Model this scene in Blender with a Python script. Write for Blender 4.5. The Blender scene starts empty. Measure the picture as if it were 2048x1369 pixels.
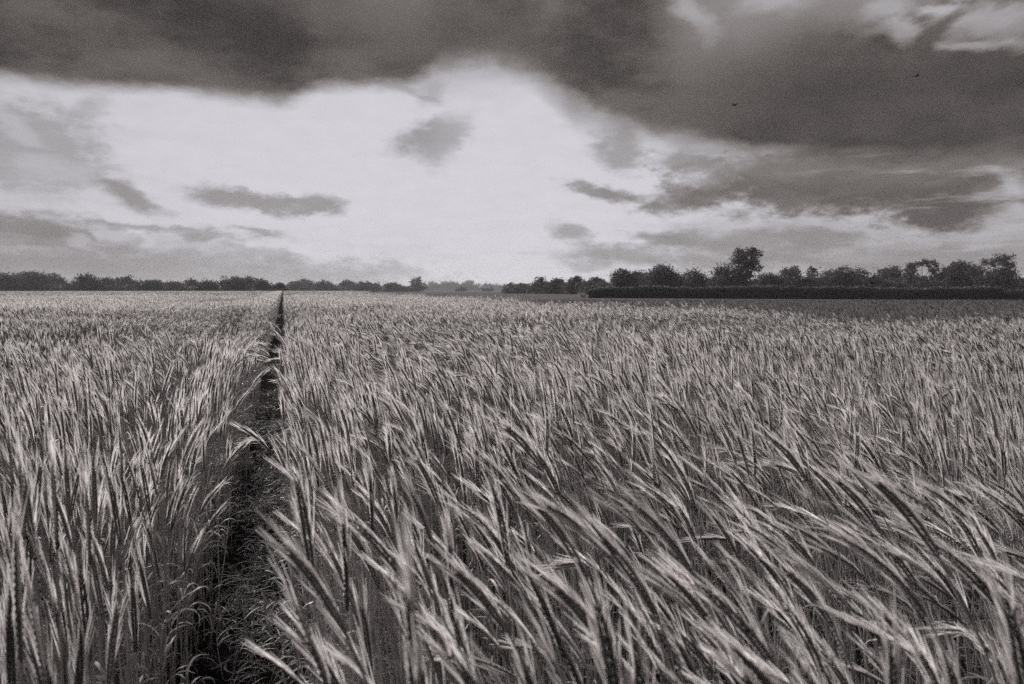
import bpy, math, random
import numpy as np
from math import radians as R, sin, cos, pi, tan, atan2, sqrt

scene = bpy.context.scene
col = scene.collection

# ------------------------------------------------------------------ camera
EYE = 1.50
PITCH = math.atan((684.5 - 580.0) / 1365.0)
cam_d = bpy.data.cameras.new("camera")
cam_d.sensor_width = 36.0
cam_d.lens = 24.0
cam_d.clip_start = 0.05
cam_d.clip_end = 6000.0
cam_d.dof.use_dof = True
cam_d.dof.focus_distance = 4.2
cam_d.dof.aperture_fstop = 5.0
cam = bpy.data.objects.new("camera", cam_d)
cam.location = (0, 0, EYE)
cam.rotation_euler = (pi / 2 - PITCH, 0, 0)
col.objects.link(cam)
scene.camera = cam

# ------------------------------------------------------------------ light
SUN_EL, SUN_AZ = R(30.0), R(-38.0)          # azimuth from +Y towards +X
sun_d = bpy.data.lights.new("sun", 'SUN')
sun_d.energy = 3.7
sun_d.angle = R(10.0)
sun_d.color = (1.0, 0.975, 0.965)
sun = bpy.data.objects.new("sun", sun_d)
sun.rotation_euler = (pi / 2 - SUN_EL, 0, -SUN_AZ + pi)   # set again below from the direction
from mathutils import Vector
sdir = Vector((sin(SUN_AZ) * cos(SUN_EL), cos(SUN_AZ) * cos(SUN_EL), sin(SUN_EL)))
sun.rotation_euler = (-sdir).to_track_quat('-Z', 'Y').to_euler()
col.objects.link(sun)

vs = scene.view_settings
vs.view_transform = 'Standard'
vs.look = 'None'
vs.exposure = 0.95
vs.gamma = 1.0
vs.use_curve_mapping = False
scene.cycles.use_denoising = False
scene.cycles.use_adaptive_sampling = True
scene.cycles.adaptive_threshold = 0.022
scene.cycles.adaptive_min_samples = 24
scene.cycles.max_bounces = 4
scene.cycles.diffuse_bounces = 2
scene.cycles.transmission_bounces = 3
scene.cycles.volume_bounces = 1
scene.cycles.transparent_max_bounces = 4
scene.cycles.caustics_reflective = False
scene.cycles.caustics_refractive = False
scene.cycles.sample_clamp_indirect = 4.0


def ray(px, py):
    """world direction of a photo pixel (2048 x 1369)"""
    x, d = (px - 1024.0) / 1365.0, (py - 684.5) / 1365.0
    return np.array((x, cos(PITCH) - sin(PITCH) * d, -(sin(PITCH) + cos(PITCH) * d)))


def azel(px, py):
    v = ray(px, py)
    return math.degrees(atan2(v[0], v[1])), math.degrees(math.asin(v[2] / np.linalg.norm(v)))


def at_z(px, py, z):
    v = ray(px, py)
    return v * ((z - EYE) / v[2]) + np.array((0, 0, EYE))


# ------------------------------------------------------------------ sky
world = bpy.data.worlds.new("World")
scene.world = world
world.use_nodes = True
world.cycles.sampling_method = 'MANUAL'
world.cycles.sample_map_resolution = 512
nt = world.node_tree
nt.nodes.clear()
N, L = nt.nodes, nt.links


def nd(kind, **kw):
    n = N.new(kind)
    for k, v in kw.items():
        setattr(n, k, v)
    return n


def put(sock, val):
    if isinstance(val, bpy.types.NodeSocket):
        L.new(val, sock)
    else:
        sock.default_value = val


def math_(op, a, b=0.0, c=None, clamp=False):
    n = nd('ShaderNodeMath', operation=op, use_clamp=clamp)
    put(n.inputs[0], a)
    put(n.inputs[1], b)
    if c is not None:
        put(n.inputs[2], c)
    return n.outputs[0]


def vmath(op, a, b=None):
    n = nd('ShaderNodeVectorMath', operation=op)
    put(n.inputs[0], a)
    if b is not None:
        put(n.inputs[1], b)
    return n.outputs['Value'] if op == 'LENGTH' else n.outputs[0]


def noise(vec, scale, detail=4.0, rough=0.55, out='Fac'):
    n = nd('ShaderNodeTexNoise')
    put(n.inputs['Vector'], vec)
    n.inputs['Scale'].default_value = scale
    n.inputs['Detail'].default_value = detail
    n.inputs['Roughness'].default_value = rough
    return n.outputs[out]


def remap(v, a, b, c=0.0, d=1.0, smooth=True):
    n = nd('ShaderNodeMapRange', interpolation_type='SMOOTHSTEP' if smooth else 'LINEAR')
    put(n.inputs['Value'], v)
    put(n.inputs['From Min'], a)
    put(n.inputs['From Max'], b)
    put(n.inputs['To Min'], c)
    put(n.inputs['To Max'], d)
    return n.outputs['Result']


def mixf(f, a, b):
    n = nd('ShaderNodeMix', data_type='FLOAT')
    put(n.inputs[0], f)
    put(n.inputs[2], a)
    put(n.inputs[3], b)
    return n.outputs[0]


tc = nd('ShaderNodeTexCoord').outputs['Generated']
dirv = vmath('NORMALIZE', tc)
sep = nd('ShaderNodeSeparateXYZ')
L.new(dirv, sep.inputs[0])
DEG = 57.29578
az = math_('MULTIPLY', math_('ARCTAN2', sep.outputs[0], sep.outputs[1]), DEG)
el = math_('MULTIPLY', math_('ARCSINE', sep.outputs[2]), DEG)

# flattened noise space: clouds stretch sideways near the horizon
flat = nd('ShaderNodeCombineXYZ')
L.new(sep.outputs[0], flat.inputs[0])
L.new(sep.outputs[1], flat.inputs[1])
put(flat.inputs[2], math_('MULTIPLY', sep.outputs[2], 2.3))
flatv = flat.outputs[0]


def centred(vec, scale, detail, amp):
    n = vmath('SUBTRACT', noise(vec, scale, detail, 0.6, 'Color'), (0.5, 0.5, 0.5))
    s = nd('ShaderNodeVectorMath', operation='SCALE')
    L.new(n, s.inputs[0])
    s.inputs['Scale'].default_value = amp
    return s.outputs[0]


ae = nd('ShaderNodeCombineXYZ')
L.new(az, ae.inputs[0])
L.new(el, ae.inputs[1])
warp_big = centred(flatv, 5.0, 3.0, 3.2)
warp_fine = centred(flatv, 15.0, 8.0, 3.6)
flat_xy = vmath('MULTIPLY', vmath('ADD', warp_big, warp_fine), (1.0, 0.62, 0.0))
pos = vmath('ADD', ae.outputs[0], flat_xy)                        # ragged small clouds
pos_soft = vmath('ADD', ae.outputs[0], vmath('MULTIPLY', vmath('ADD', warp_big, centred(flatv, 22.0, 7.0, 1.6)), (0.7, 0.38, 0.0)))  # smooth big ones


rag = math_('MULTIPLY', math_('SUBTRACT', noise(flatv, 34.0, 7.0, 0.65), 0.5), 1.6)      # tears the edges of the small clouds


def blob(prev, px, py, rx, ry, rot, value, opacity, soft, field=None):
    a0, e0 = azel(px, py)
    a1, e1 = azel(px + 8, py)
    a2, e2 = azel(px, py + 8)
    sx, sy = math.hypot(a1 - a0, e1 - e0) / 8, math.hypot(a2 - a0, e2 - e0) / 8
    m = nd('ShaderNodeMapping', vector_type='TEXTURE')
    # the tiny dependence on prev makes the renderer work the clouds off one after another
    seq = nd('ShaderNodeVectorMath', operation='MULTIPLY_ADD')
    put(seq.inputs[0], prev if isinstance(prev, bpy.types.NodeSocket) else (prev, prev, prev))
    seq.inputs[1].default_value = (1e-7, 1e-7, 1e-7)
    put(seq.inputs[2], pos if field is None else field)
    put(m.inputs['Vector'], seq.outputs[0])
    m.inputs['Location'].default_value = (a0, e0, 0)
    m.inputs['Rotation'].default_value = (0, 0, R(rot))
    m.inputs['Scale'].default_value = (rx * sx, ry * sy, 1)
    r = vmath('LENGTH', m.outputs[0])
    if field is None:
        r = math_('ADD', r, rag)
    soft = min(.95, soft * 1.35)
    mask = remap(r, max(0.0, 1 - soft), 1 + soft, opacity, 0.0)
    return mixf(mask, prev, value)


def curve(pts, lo, hi, vlo, vhi):
    """float curve over azimuth in degrees"""
    t = remap(nd_x, lo, hi, 0.0, 1.0, False)
    n = nd('ShaderNodeFloatCurve')
    put(n.inputs['Value'], t)
    c = n.mapping.curves[0]
    P = [((a - lo) / (hi - lo), (v - vlo) / (vhi - vlo)) for a, v in pts]
    c.points[0].location = P[0]
    c.points[1].location = P[-1]
    for p in P[1:-1]:
        c.points.new(*p)
    n.mapping.update()
    return remap(n.outputs[0], 0.0, 1.0, vlo, vhi, False)


sx_ = nd('ShaderNodeSeparateXYZ')
L.new(pos_soft, sx_.inputs[0])
nd_x, nd_e = sx_.outputs[0], sx_.outputs[1]

# clear air behind everything
nish = nd('ShaderNodeTexSky', sky_type='NISHITA')
nish.sun_disc = False
nish.sun_elevation = SUN_EL
nish.sun_rotation = SUN_AZ
nish.air_density = 1.0
nish.dust_density = 3.0
bw = nd('ShaderNodeRGBToBW')
L.new(nish.outputs[0], bw.inputs[0])
clear = math_('MULTIPLY', bw.outputs[0], 0.02)

SOFT = pos_soft
# thin bright veil of cloud, brightest round the sun's bearing; the rest mid grey
veil = mixf(0.93, clear, math_('ADD', 0.30, math_('MULTIPLY', noise(flatv, 6.0, 6.0, 0.6), 0.14)))
veil = blob(veil, 860, 330, 900, 430, 0, 0.64, 1.0, 0.42, SOFT)
veil = blob(veil, 900, 420, 560, 240, 0, 0.675, 0.9, 0.5, SOFT)
# (px, py, rx, ry, rot, value, opacity, soft)
for b in [
    # low bank, left
    (60, 300, 150, 90, 0, 0.33, .8, .35), (30, 262, 60, 16, -22, 0.50, .8, .5), (170, 225, 30, 40, -40, .35, .6, .5),
    (110, 350, 80, 26, -8, 0.50, .75, .5), (80, 425, 90, 22, -14, .54, .8, .6),
    (60, 460, 170, 36, -9, 0.24, .95, .4), (120, 470, 60, 12, -12, .21, .7, .6), (170, 540, 560, 58, -1, 0.285, 1.0, .5), (560, 545, 260, 34, -3, .37, .8, .6),
    (215, 468, 34, 14, -12, .52, .9, .35), (160, 478, 30, 10, -30, .5, .7, .5), (380, 474, 70, 10, -3, .5, .7, .6), (410, 462, 62, 9, -2, .29, .8, .5), (515, 460, 52, 7, -7, .31, .8, .5),
    (265, 452, 90, 6, 0, .27, .7, .6), (500, 492, 110, 9, -5, .4, .6, .6), (200, 385, 60, 16, -20, .37, .5, .6),
    # small dark puffs against the bright gap
    (258, 398, 60, 22, -24, 0.31, .95, .45), (222, 380, 34, 12, -10, .3, .6, .6),
    (450, 398, 72, 20, -9, 0.31, .95, .4), (545, 412, 78, 15, -7, 0.32, .95, .4), (640, 416, 46, 19, 0, 0.33, .95, .4),
    (862, 280, 70, 28, 10, 0.33, .95, .45), (880, 312, 34, 20, 20, 0.38, .8, .6), (905, 262, 40, 26, 30, .42, .7, .6),
    (1240, 300, 48, 40, -20, 0.33, .9, .4), (1206, 385, 66, 15, -17, 0.25, .95, .4), (1170, 372, 30, 12, -25, .31, .8, .5), (1310, 410, 24, 13, 10, .28, .8, .5),
    (1152, 466, 36, 13, -10, .35, .9, .5), (1240, 505, 80, 15, -4, .34, .9, .5), (1190, 528, 50, 10, 0, .38, .7, .5),
    # low banks, right
    (1330, 473, 70, 15, -5, .29, .9, .5), (1470, 480, 150, 34, -4, .26, .9, .5), (1660, 480, 90, 34, -10, .25, .9, .5),
    (1440, 520, 260, 18, -3, .29, .8, .6), (1800, 535, 420, 44, 0, 0.26, .95, .5), (1620, 550, 330, 10, -2, .46, .5, .6), (1560, 455, 60, 10, -5, .42, .6, .6), (1460, 438, 80, 20, 0, .55, .7, .6),
    (1750, 452, 250, 16, -7, .5, .85, .6), (1940, 486, 120, 10, 2, .42, .7, .6), (1700, 515, 60, 10, 0, .38, .6, .6),
    # second dark bank, right
    (1400, 388, 110, 30, 4, 0.185, .95, .45), (1720, 372, 330, 62, -4, 0.118, 1.0, .35), (1575, 410, 50, 20, -10, .15, .9, .4),
    (1870, 432, 130, 34, -2, 0.105, 1.0, .35), (2050, 400, 90, 34, 0, .13, .9, .5), (1380, 318, 70, 26, -6, .27, .8, .5),
    (1430, 345, 60, 18, 10, .56, .8, .5), (2030, 360, 26, 22, 20, .46, .9, .5), (2030, 436, 56, 24, 15, .46, .9, .4),
    (1780, 335, 380, 34, 0, .165, .9, .45), (1560, 330, 150, 24, -4, .22, .7, .5), (1800, 331, 220, 6, 0, .23, .6, .6),
]:
    veil = blob(veil, *b)

# streaky cloud through the lower sky, thinner across the bright gap
streakv = vmath('MULTIPLY', dirv, (1.0, 1.0, 7.0))
gap = blob(1.0, 800, 330, 720, 260, 0, 0.0, 1.0, 0.5, SOFT)
st1 = math_('MULTIPLY', remap(noise(streakv, 5.5, 9.0, 0.62), 0.50, 0.70), gap)
veil = mixf(math_('MULTIPLY', st1, 0.55), veil, 0.235)
st2 = math_('MULTIPLY', remap(noise(vmath('ADD', streakv, (3.1, 0.7, 1.3)), 7.0, 9.0, 0.62), 0.53, 0.72), gap)
veil = mixf(math_('MULTIPLY', st2, 0.60), veil, 0.52)
# the great dark sheet overhead: everything above its lower edge
edge_px = [(-160, 150), (0, 160), (200, 178), (380, 186), (480, 199), (560, 205), (610, 194), (660, 177), (730, 175), (800, 178), (850, 166),
           (900, 140), (960, 136), (1040, 150), (1110, 190), (1180, 240), (1280, 266), (1400, 284), (1500, 300), (1620, 312), (1800, 314), (2048, 314), (2200, 310)]
epts = [azel(*p) for p in edge_px]
epts = [(-60, 14.0)] + epts + [(60, 14.0)]
edge = curve(epts, -60, 60, 5, 25)
spts = [(-60, .9), (-30, .8), (-17, .9), (-10, .9), (-6, 1.7), (0, 2.0), (4, 2.2), (9, 1.6), (20, 1.1), (35, 1.2), (60, 1.2)]
soft = curve(spts, -60, 60, 0, 4)
above = math_('ADD', math_('DIVIDE', math_('SUBTRACT', nd_e, edge), soft), math_('MULTIPLY', rag, 0.55))
sheet = remap(above, -0.75, 1.0, 0.0, 1.0)
billow = noise(flatv, 4.5, 8.0, 0.6)
dark = remap(billow, 0.36, 0.66, 0.046, 0.140)
# higher up, out of the picture, the sheet breaks into brighter cloud
hi = remap(math_('ADD', el, math_('MULTIPLY', noise(dirv, 3.0, 4.0, 0.6), 40.0)), 40.0, 60.0)
dark = mixf(hi, dark, remap(noise(dirv, 4.0, 5.0, 0.6), 0.35, 0.65, 0.14, 0.42))
skyv = mixf(sheet, veil, dark)
for b in [
    (862, 190, 40, 16, 20, .36, .6, .6), (820, 182, 60, 10, -12, .33, .6, .6), (1140, 215, 60, 22, -35, .3, .5, .7),
    (760, 40, 190, 70, -20, .15, .7, .8, SOFT), (1010, 60, 130, 50, -30, .12, .5, .8, SOFT),
    # gap of brighter cloud, upper right
    (1480, 30, 150, 95, -22, 0.27, .95, .45, SOFT), (1420, 110, 70, 80, 30, .21, .8, .6, SOFT), (1700, 15, 260, 55, -4, 0.28, .9, .5), (1990, 50, 110, 44, -10, 0.33, .9, .5),
    (1375, 22, 50, 22, -40, .42, .8, .6), (1405, 66, 18, 26, 10, .36, .6, .6), (1540, 10, 60, 24, 0, .44, .8, .6), (1790, 60, 46, 22, -30, .46, .8, .5), (1760, 14, 50, 16, 0, .44, .7, .5), (1880, 12, 40, 16, 0, .5, .8, .5),
    (1960, 88, 70, 10, -8, .52, .8, .5), (2040, 96, 40, 9, -10, .5, .7, .5), (1990, 20, 70, 26, 0, .45, .6, .6),
    (1640, 105, 120, 60, -10, 0.105, .8, .6, SOFT), (1880, 62, 56, 20, 42, 0.12, .95, .45), (1990, 128, 90, 30, 0, 0.088, .9, .5, SOFT), (1480, 180, 120, 80, 0, .095, .6, .7, SOFT),
    (1760, 210, 320, 90, 0, .068, .7, .7, SOFT),
]:
    skyv = blob(skyv, *b)

# a little fine billow everywhere
skyv = math_('MULTIPLY', skyv, remap(noise(flatv, 26.0, 5.0, 0.6), 0.2, 0.8, 0.955, 1.045, False))
tint = nd('ShaderNodeMix', data_type='RGBA')
put(tint.inputs[0], remap(skyv, 0.08, 0.5))
tint.inputs[6].default_value = (1.02, 0.90, 0.86, 1)
tint.inputs[7].default_value = (0.985, 0.965, 1.03, 1)
sc_ = nd('ShaderNodeVectorMath', operation='SCALE')
L.new(tint.outputs[2], sc_.inputs[0])
put(sc_.inputs['Scale'], math_('MULTIPLY', skyv, 10.0 * 0.505))
bg = nd('ShaderNodeBackground')
bg.inputs['Strength'].default_value = 0.1
L.new(sc_.outputs[0], bg.inputs['Color'])
wo = nd('ShaderNodeOutputWorld')
L.new(bg.outputs[0], wo.inputs['Surface'])

# ------------------------------------------------------------------ materials
WARM = np.array((1.0, 0.945, 0.925))


def material(name, value, value2=None, transl=0.0, rough=0.7, spec=0.2, scale=0.0, tone=False, rnd=0.0, bump=0.0, warm=1.0):
    m = bpy.data.materials.new(name)
    m.use_nodes = True
    t = m.node_tree
    n, l = t.nodes, t.links
    p = n['Principled BSDF']
    p.inputs['Roughness'].default_value = rough
    p.inputs['Specular IOR Level'].default_value = spec
    w = 1 + (WARM - 1) * warm
    c1 = tuple(w * value) + (1,)
    c2 = tuple(w * (value2 if value2 is not None else value)) + (1,)
    colr = n.new('ShaderNodeMix')
    colr.data_type = 'RGBA'
    colr.inputs[6].default_value = c1
    colr.inputs[7].default_value = c2
    if tone:
        a = n.new('ShaderNodeAttribute')
        a.attribute_name = 'tone'
        l.new(a.outputs['Fac'], colr.inputs[0])
    elif scale:
        tcn = n.new('ShaderNodeTexCoord')
        nz = n.new('ShaderNodeTexNoise')
        nz.inputs['Scale'].default_value = scale
        nz.inputs['Detail'].default_value = 8
        nz.inputs['Roughness'].default_value = 0.65
        l.new(tcn.outputs['Object'], nz.inputs['Vector'])
        mr = n.new('ShaderNodeMapRange')
        mr.inputs[1].default_value, mr.inputs[2].default_value = 0.3, 0.7
        l.new(nz.outputs['Fac'], mr.inputs[0])
        l.new(mr.outputs[0], colr.inputs[0])
        if bump:
            bp = n.new('ShaderNodeBump')
            bp.inputs['Strength'].default_value = bump
            bp.inputs['Distance'].default_value = 0.03
            l.new(nz.outputs['Fac'], bp.inputs['Height'])
            l.new(bp.outputs[0], p.inputs['Normal'])
    else:
        colr.inputs[0].default_value = 0.0
    out = colr.outputs[2]
    if rnd:
        oi = n.new('ShaderNodeObjectInfo')
        mr = n.new('ShaderNodeMapRange')
        mr.inputs[3].default_value, mr.inputs[4].default_value = 1 - rnd, 1 + rnd
        l.new(oi.outputs['Random'], mr.inputs[0])
        s = n.new('ShaderNodeVectorMath')
        s.operation = 'SCALE'
        l.new(out, s.inputs[0])
        l.new(mr.outputs[0], s.inputs['Scale'])
        out = s.outputs[0]
    l.new(out, p.inputs['Base Color'])
    if transl:
        tr = n.new('ShaderNodeBsdfTranslucent')
        l.new(out, tr.inputs['Color'])
        mx = n.new('ShaderNodeMixShader')
        mx.inputs[0].default_value = transl
        l.new(p.outputs[0], mx.inputs[1])
        l.new(tr.outputs[0], mx.inputs[2])
        l.new(mx.outputs[0], n['Material Output'].inputs['Surface'])
    return m


M_STEM = material('straw_stem', 0.20, 0.50, 0.15, 0.55, 0.3, tone=True, rnd=0.12)
M_LEAF = material('barley_leaf', 0.16, 0.55, 0.35, 0.5, 0.35, tone=True, rnd=0.12)
M_EAR = material('ear_grain', 0.08, 0.24, 0.1, 0.6, 0.25, tone=True, rnd=0.12)
M_AWN = material('awn', 0.62, 0.90, 0.52, 0.45, 0.4, tone=True, rnd=0.08)
PLANT_MATS = [M_STEM, M_LEAF, M_EAR, M_AWN]
M_SOIL = material('soil', 0.015, 0.035, 0, 1.0, 0.0, scale=3.0, bump=0.6)
M_PATH = material('trodden_soil', 0.010, 0.024, 0, 1.0, 0.0, scale=14.0, bump=0.8)
M_GRASS = material('rough_grass', 0.06, 0.11, 0, 0.95, 0.0, scale=0.35, bump=0.2)
M_BLADE = material('grass_blade', 0.07, 0.16, 0.3, 0.6, 0.2, tone=True)
M_CROWN = material('tree_leaves', 0.030, 0.075, 0.3, 0.7, 0.15, tone=True, rnd=0.25)
M_HEDGE = material('hedge_leaves', 0.030, 0.06, 0.2, 0.7, 0.15, tone=True)
M_PALE = material('pale_shrub_and_lit_rim', 0.22, 0.36, 0.35, 0.6, 0.2, tone=True)  # pale bush leaves; on the hedge shoots it paints the lit top rim
M_BARK = material('bark', 0.035, 0.06, 0, 0.9, 0.1, scale=1.5)
M_BIRD = material('bird_feathers', 0.02, 0.035, 0, 0.6, 0.2, scale=30.0)
M_LITTER = material('dry_litter', 0.05, 0.20, 0.25, 0.6, 0.3, tone=True)


# ------------------------------------------------------------------ mesh building
class MB:
    def __init__(self):
        self.v, self.q, self.t, self.qm, self.tm, self.tone = [], [], [], [], [], []
        self.n = 0

    def add(self, verts, quads=None, tris=None, mat=0, tone=0.5):
        verts = np.asarray(verts, float).reshape(-1, 3)
        self.v.append(verts)
        tn = np.broadcast_to(np.asarray(tone, float), (len(verts),)) if np.ndim(tone) < 1 or len(np.atleast_1d(tone)) == len(verts) else None
        self.tone.append(np.array(tn))
        if quads is not None and len(quads):
            q = np.asarray(quads, int) + self.n
            self.q.append(q)
            self.qm.append(np.full(len(q), mat))
        if tris is not None and len(tris):
            t = np.asarray(tris, int) + self.n
            self.t.append(t)
            self.tm.append(np.full(len(t), mat))
        self.n += len(verts)

    def strips(self, P, side, widths, mat=0, tone=0.5):
        """P (m,k,3) spines, side (m,3) or (m,k,3), widths (k,) or (m,k)"""
        P = np.asarray(P, float)
        m, k = P.shape[:2]
        if side.ndim == 2:
            side = side[:, None, :]
        w = np.broadcast_to(np.asarray(widths, float), (m, k))[..., None] * 0.5
        V = np.stack((P - side * w, P + side * w), 2)          # m,k,2,3
        base = (np.arange(m)[:, None] * k * 2 + np.arange(k - 1)[None, :] * 2).reshape(-1)
        Q = np.stack((base, base + 1, base + 3, base + 2), 1)
        tn = np.repeat(np.broadcast_to(np.asarray(tone, float), (m,)), k * 2)
        self.add(V.reshape(-1, 3), quads=Q, mat=mat, tone=tn)

    def tube(self, P, rad, sides=3, mat=0, tone=0.5, cap=True):
        P = np.asarray(P, float)
        k = len(P)
        T = np.gradient(P, axis=0)
        T /= np.linalg.norm(T, axis=1)[:, None] + 1e-9
        up = np.array((0.31, 0.95, 0.05))
        A = np.cross(T, up)
        A /= np.linalg.norm(A, axis=1)[:, None] + 1e-9
        B = np.cross(T, A)
        ang = np.arange(sides) * 2 * pi / sides
        rad = np.broadcast_to(np.asarray(rad, float), (k,))
        V = P[:, None, :] + rad[:, None, None] * (A[:, None, :] * np.cos(ang)[None, :, None] + B[:, None, :] * np.sin(ang)[None, :, None])
        Q = []
        for i in range(k - 1):
            for j in range(sides):
                a, b = i * sides + j, i * sides + (j + 1) % sides
                Q.append((a, b, b + sides, a + sides))
        self.add(V.reshape(-1, 3), quads=Q, mat=mat, tone=tone)

    def octs(self, C, ax, s1, s2, l, w1, w2, mat=0, tone=0.5):
        """elongated octahedra: centres C, unit axes, half sizes"""
        m = len(C)
        V = np.stack((C - ax * l, C + s1 * w1, C + s2 * w2, C - s1 * w1, C - s2 * w2, C + ax * l), 1)
        F = np.array([(0, 2, 1), (0, 3, 2), (0, 4, 3), (0, 1, 4), (5, 1, 2), (5, 2, 3), (5, 3, 4), (5, 4, 1)])
        T = (F[None] + (np.arange(m) * 6)[:, None, None]).reshape(-1, 3)
        tn = np.repeat(np.broadcast_to(np.asarray(tone, float), (m,)), 6)
        self.add(V.reshape(-1, 3), tris=T, mat=mat, tone=tn)

    def cards(self, C, size, rng, mat=0, tone=0.5):
        """small randomly turned four-sided leaf sprays"""
        m = len(C)
        a = rng.normal(size=(m, 3))
        a /= np.linalg.norm(a, axis=1)[:, None]
        b = np.cross(a, rng.normal(size=(m, 3)))
        b /= np.linalg.norm(b, axis=1)[:, None]
        s = (np.broadcast_to(size, (m,)) * rng.uniform(0.6, 1.3, m))[:, None]
        r = rng.uniform(0.55, 1.0, (m, 1))
        V = np.stack((C - a * s, C + b * s * r * .6, C + a * s, C - b * s * r * .6), 1)
        Q = np.arange(m * 4).reshape(m, 4)
        tn = np.repeat(np.broadcast_to(np.asarray(tone, float), (m,)), 4)
        self.add(V.reshape(-1, 3), quads=Q, mat=mat, tone=tn)

    def mesh(self, name, mats):
        me = bpy.data.meshes.new(name)
        V = np.concatenate(self.v) if self.v else np.zeros((0, 3))
        Q = np.concatenate(self.q) if self.q else np.zeros((0, 4), int)
        T = np.concatenate(self.t) if self.t else np.zeros((0, 3), int)
        qm = np.concatenate(self.qm) if self.qm else np.zeros(0, int)
        tm = np.concatenate(self.tm) if self.tm else np.zeros(0, int)
        me.vertices.add(len(V))
        me.vertices.foreach_set('co', V.astype(np.float32).ravel())
        loops = np.concatenate((Q.ravel(), T.ravel())).astype(np.int32)
        me.loops.add(len(loops))
        me.loops.foreach_set('vertex_index', loops)
        me.polygons.add(len(Q) + len(T))
        st = np.concatenate((np.arange(len(Q)) * 4, len(Q) * 4 + np.arange(len(T)) * 3)).astype(np.int32)
        me.polygons.foreach_set('loop_start', st)
        me.polygons.foreach_set('material_index', np.concatenate((qm, tm)).astype(np.int32))
        at = me.attributes.new('tone', 'FLOAT', 'POINT')
        at.data.foreach_set('value', np.concatenate(self.tone).astype(np.float32) if self.tone else np.zeros(0, np.float32))
        for m in mats:
            me.materials.append(m)
        me.update(calc_edges=True)
        return me

    def obj(self, name, mats, parent=None, link=True):
        o = bpy.data.objects.new(name, self.mesh(name, mats if isinstance(mats, list) else [mats]))
        if link:
            col.objects.link(o)
        o.parent = parent
        return o


def tag(o, label=None, cat=None, group=None, kind=None):
    for k, v in (('label', label), ('category', cat), ('group', group), ('kind', kind)):
        if v:
            o[k] = v
    return o


def empty(name, loc=(0, 0, 0), rz=0.0):
    o = bpy.data.objects.new(name, None)
    o.empty_display_size = 0.1
    o.location = loc
    o.rotation_euler = (0, 0, rz)
    col.objects.link(o)
    return o


def unit(v):
    return v / (np.linalg.norm(v, axis=-1, keepdims=True) + 1e-12)


def vnoise(x, y, seed=0):
    """smooth value noise on the ground plane, 0..1"""
    x, y = np.asarray(x, float), np.asarray(y, float)
    xi, yi = np.floor(x), np.floor(y)
    fx, fy = x - xi, y - yi
    fx, fy = fx * fx * (3 - 2 * fx), fy * fy * (3 - 2 * fy)

    def h(a, b):
        s = np.sin(a * 127.1 + b * 311.7 + seed * 74.7) * 43758.5453
        return s - np.floor(s)
    return (h(xi, yi) * (1 - fx) + h(xi + 1, yi) * fx) * (1 - fy) + (h(xi, yi + 1) * (1 - fx) + h(xi + 1, yi + 1) * fx) * fy


# ------------------------------------------------------------------ ground
def sheet(name, pts, z, mat, label=None):
    mb = MB()
    n = len(pts) // 2
    V = [(x, y, z) for x, y in pts]
    me = bpy.data.meshes.new(name)
    me.from_pydata(V, [], [list(range(len(V)))])
    me.materials.append(mat)
    o = bpy.data.objects.new(name, me)
    col.objects.link(o)
    tag(o, label, kind='structure')
    return o


TA = R(-18.5)                                     # bearing of the wheel tracks
TV = np.array((sin(TA), cos(TA)))                 # along the track
NV = np.array((cos(TA), -sin(TA)))                # to its right
TRACKS = [(-0.335, 0.065), (-2.50, -2.30)]           # n-range of each wheel track


def drift(t):
    """the track swings a little to the left close to the camera"""
    u = np.clip((6.0 - np.asarray(t, float)) / 3.5, 0, 1)
    return -.0 * u * u * (3 - 2 * u)


def nt_xy(n, t):
    n = n + drift(t)
    return n * NV[0] + t * TV[0], n * NV[1] + t * TV[1]


FIELD_Y = np.array([-30, 3.9, 7.9, 12, 16, 21.5, 27.5, 35.5, 75, 105, 400])
FIELD_X = np.array([40, 18, 12.3, 9.1, 6.8, 3.9, 1.5, -.3, -12, -21.5, -81])


def field_edge(y):
    return np.interp(y, FIELD_Y, FIELD_X)


sheet('ground', [(-1500, -300), (1500, -300), (1500, 1500), (-1500, 1500)], 0.0, M_SOIL)
meadow_pts = [(FIELD_X[i] + 0.3, FIELD_Y[i]) for i in range(len(FIELD_X))] + [(-300, 1480), (1400, 1480), (1400, -30)]
sheet('rough_grass_field', meadow_pts, 0.004, M_GRASS)
for k, (a, b) in enumerate(TRACKS):
    b += .02
    # near part: trodden, cloddy soil; far part a plain strip
    tt_ = np.concatenate((np.arange(-1, 9, .035), np.geomspace(9, 250, 60)))
    nn_ = np.linspace(a - .1, b + .1, 18)
    T_, N_ = np.meshgrid(tt_, nn_, indexing='ij')
    X_, Y_ = nt_xy(N_, T_)
    Z_ = .012 + .05 * (vnoise(X_ * 9, Y_ * 9, 2) - .3) + .03 * (vnoise(X_ * 23, Y_ * 23, 4) - .4)
    fade = np.clip((N_ - nn_[0]) / .08, 0, 1) * np.clip((nn_[-1] - N_) / .08, 0, 1)
    Z_ = np.maximum(Z_, .008) * fade + .008 * (1 - fade)
    mbp = MB()
    nx = len(nn_)
    I_ = (np.arange(len(tt_) - 1)[:, None] * nx + np.arange(nx - 1)[None]).ravel()
    mbp.add(np.stack((X_, Y_, Z_), -1).reshape(-1, 3), quads=np.stack((I_, I_ + 1, I_ + nx + 1, I_ + nx), 1))
    tag(mbp.obj('path', M_PATH), kind='structure')


# ------------------------------------------------------------------ barley
BENDS = [(7, 10), (19, 20), (38, 30), (58, 32)]


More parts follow.
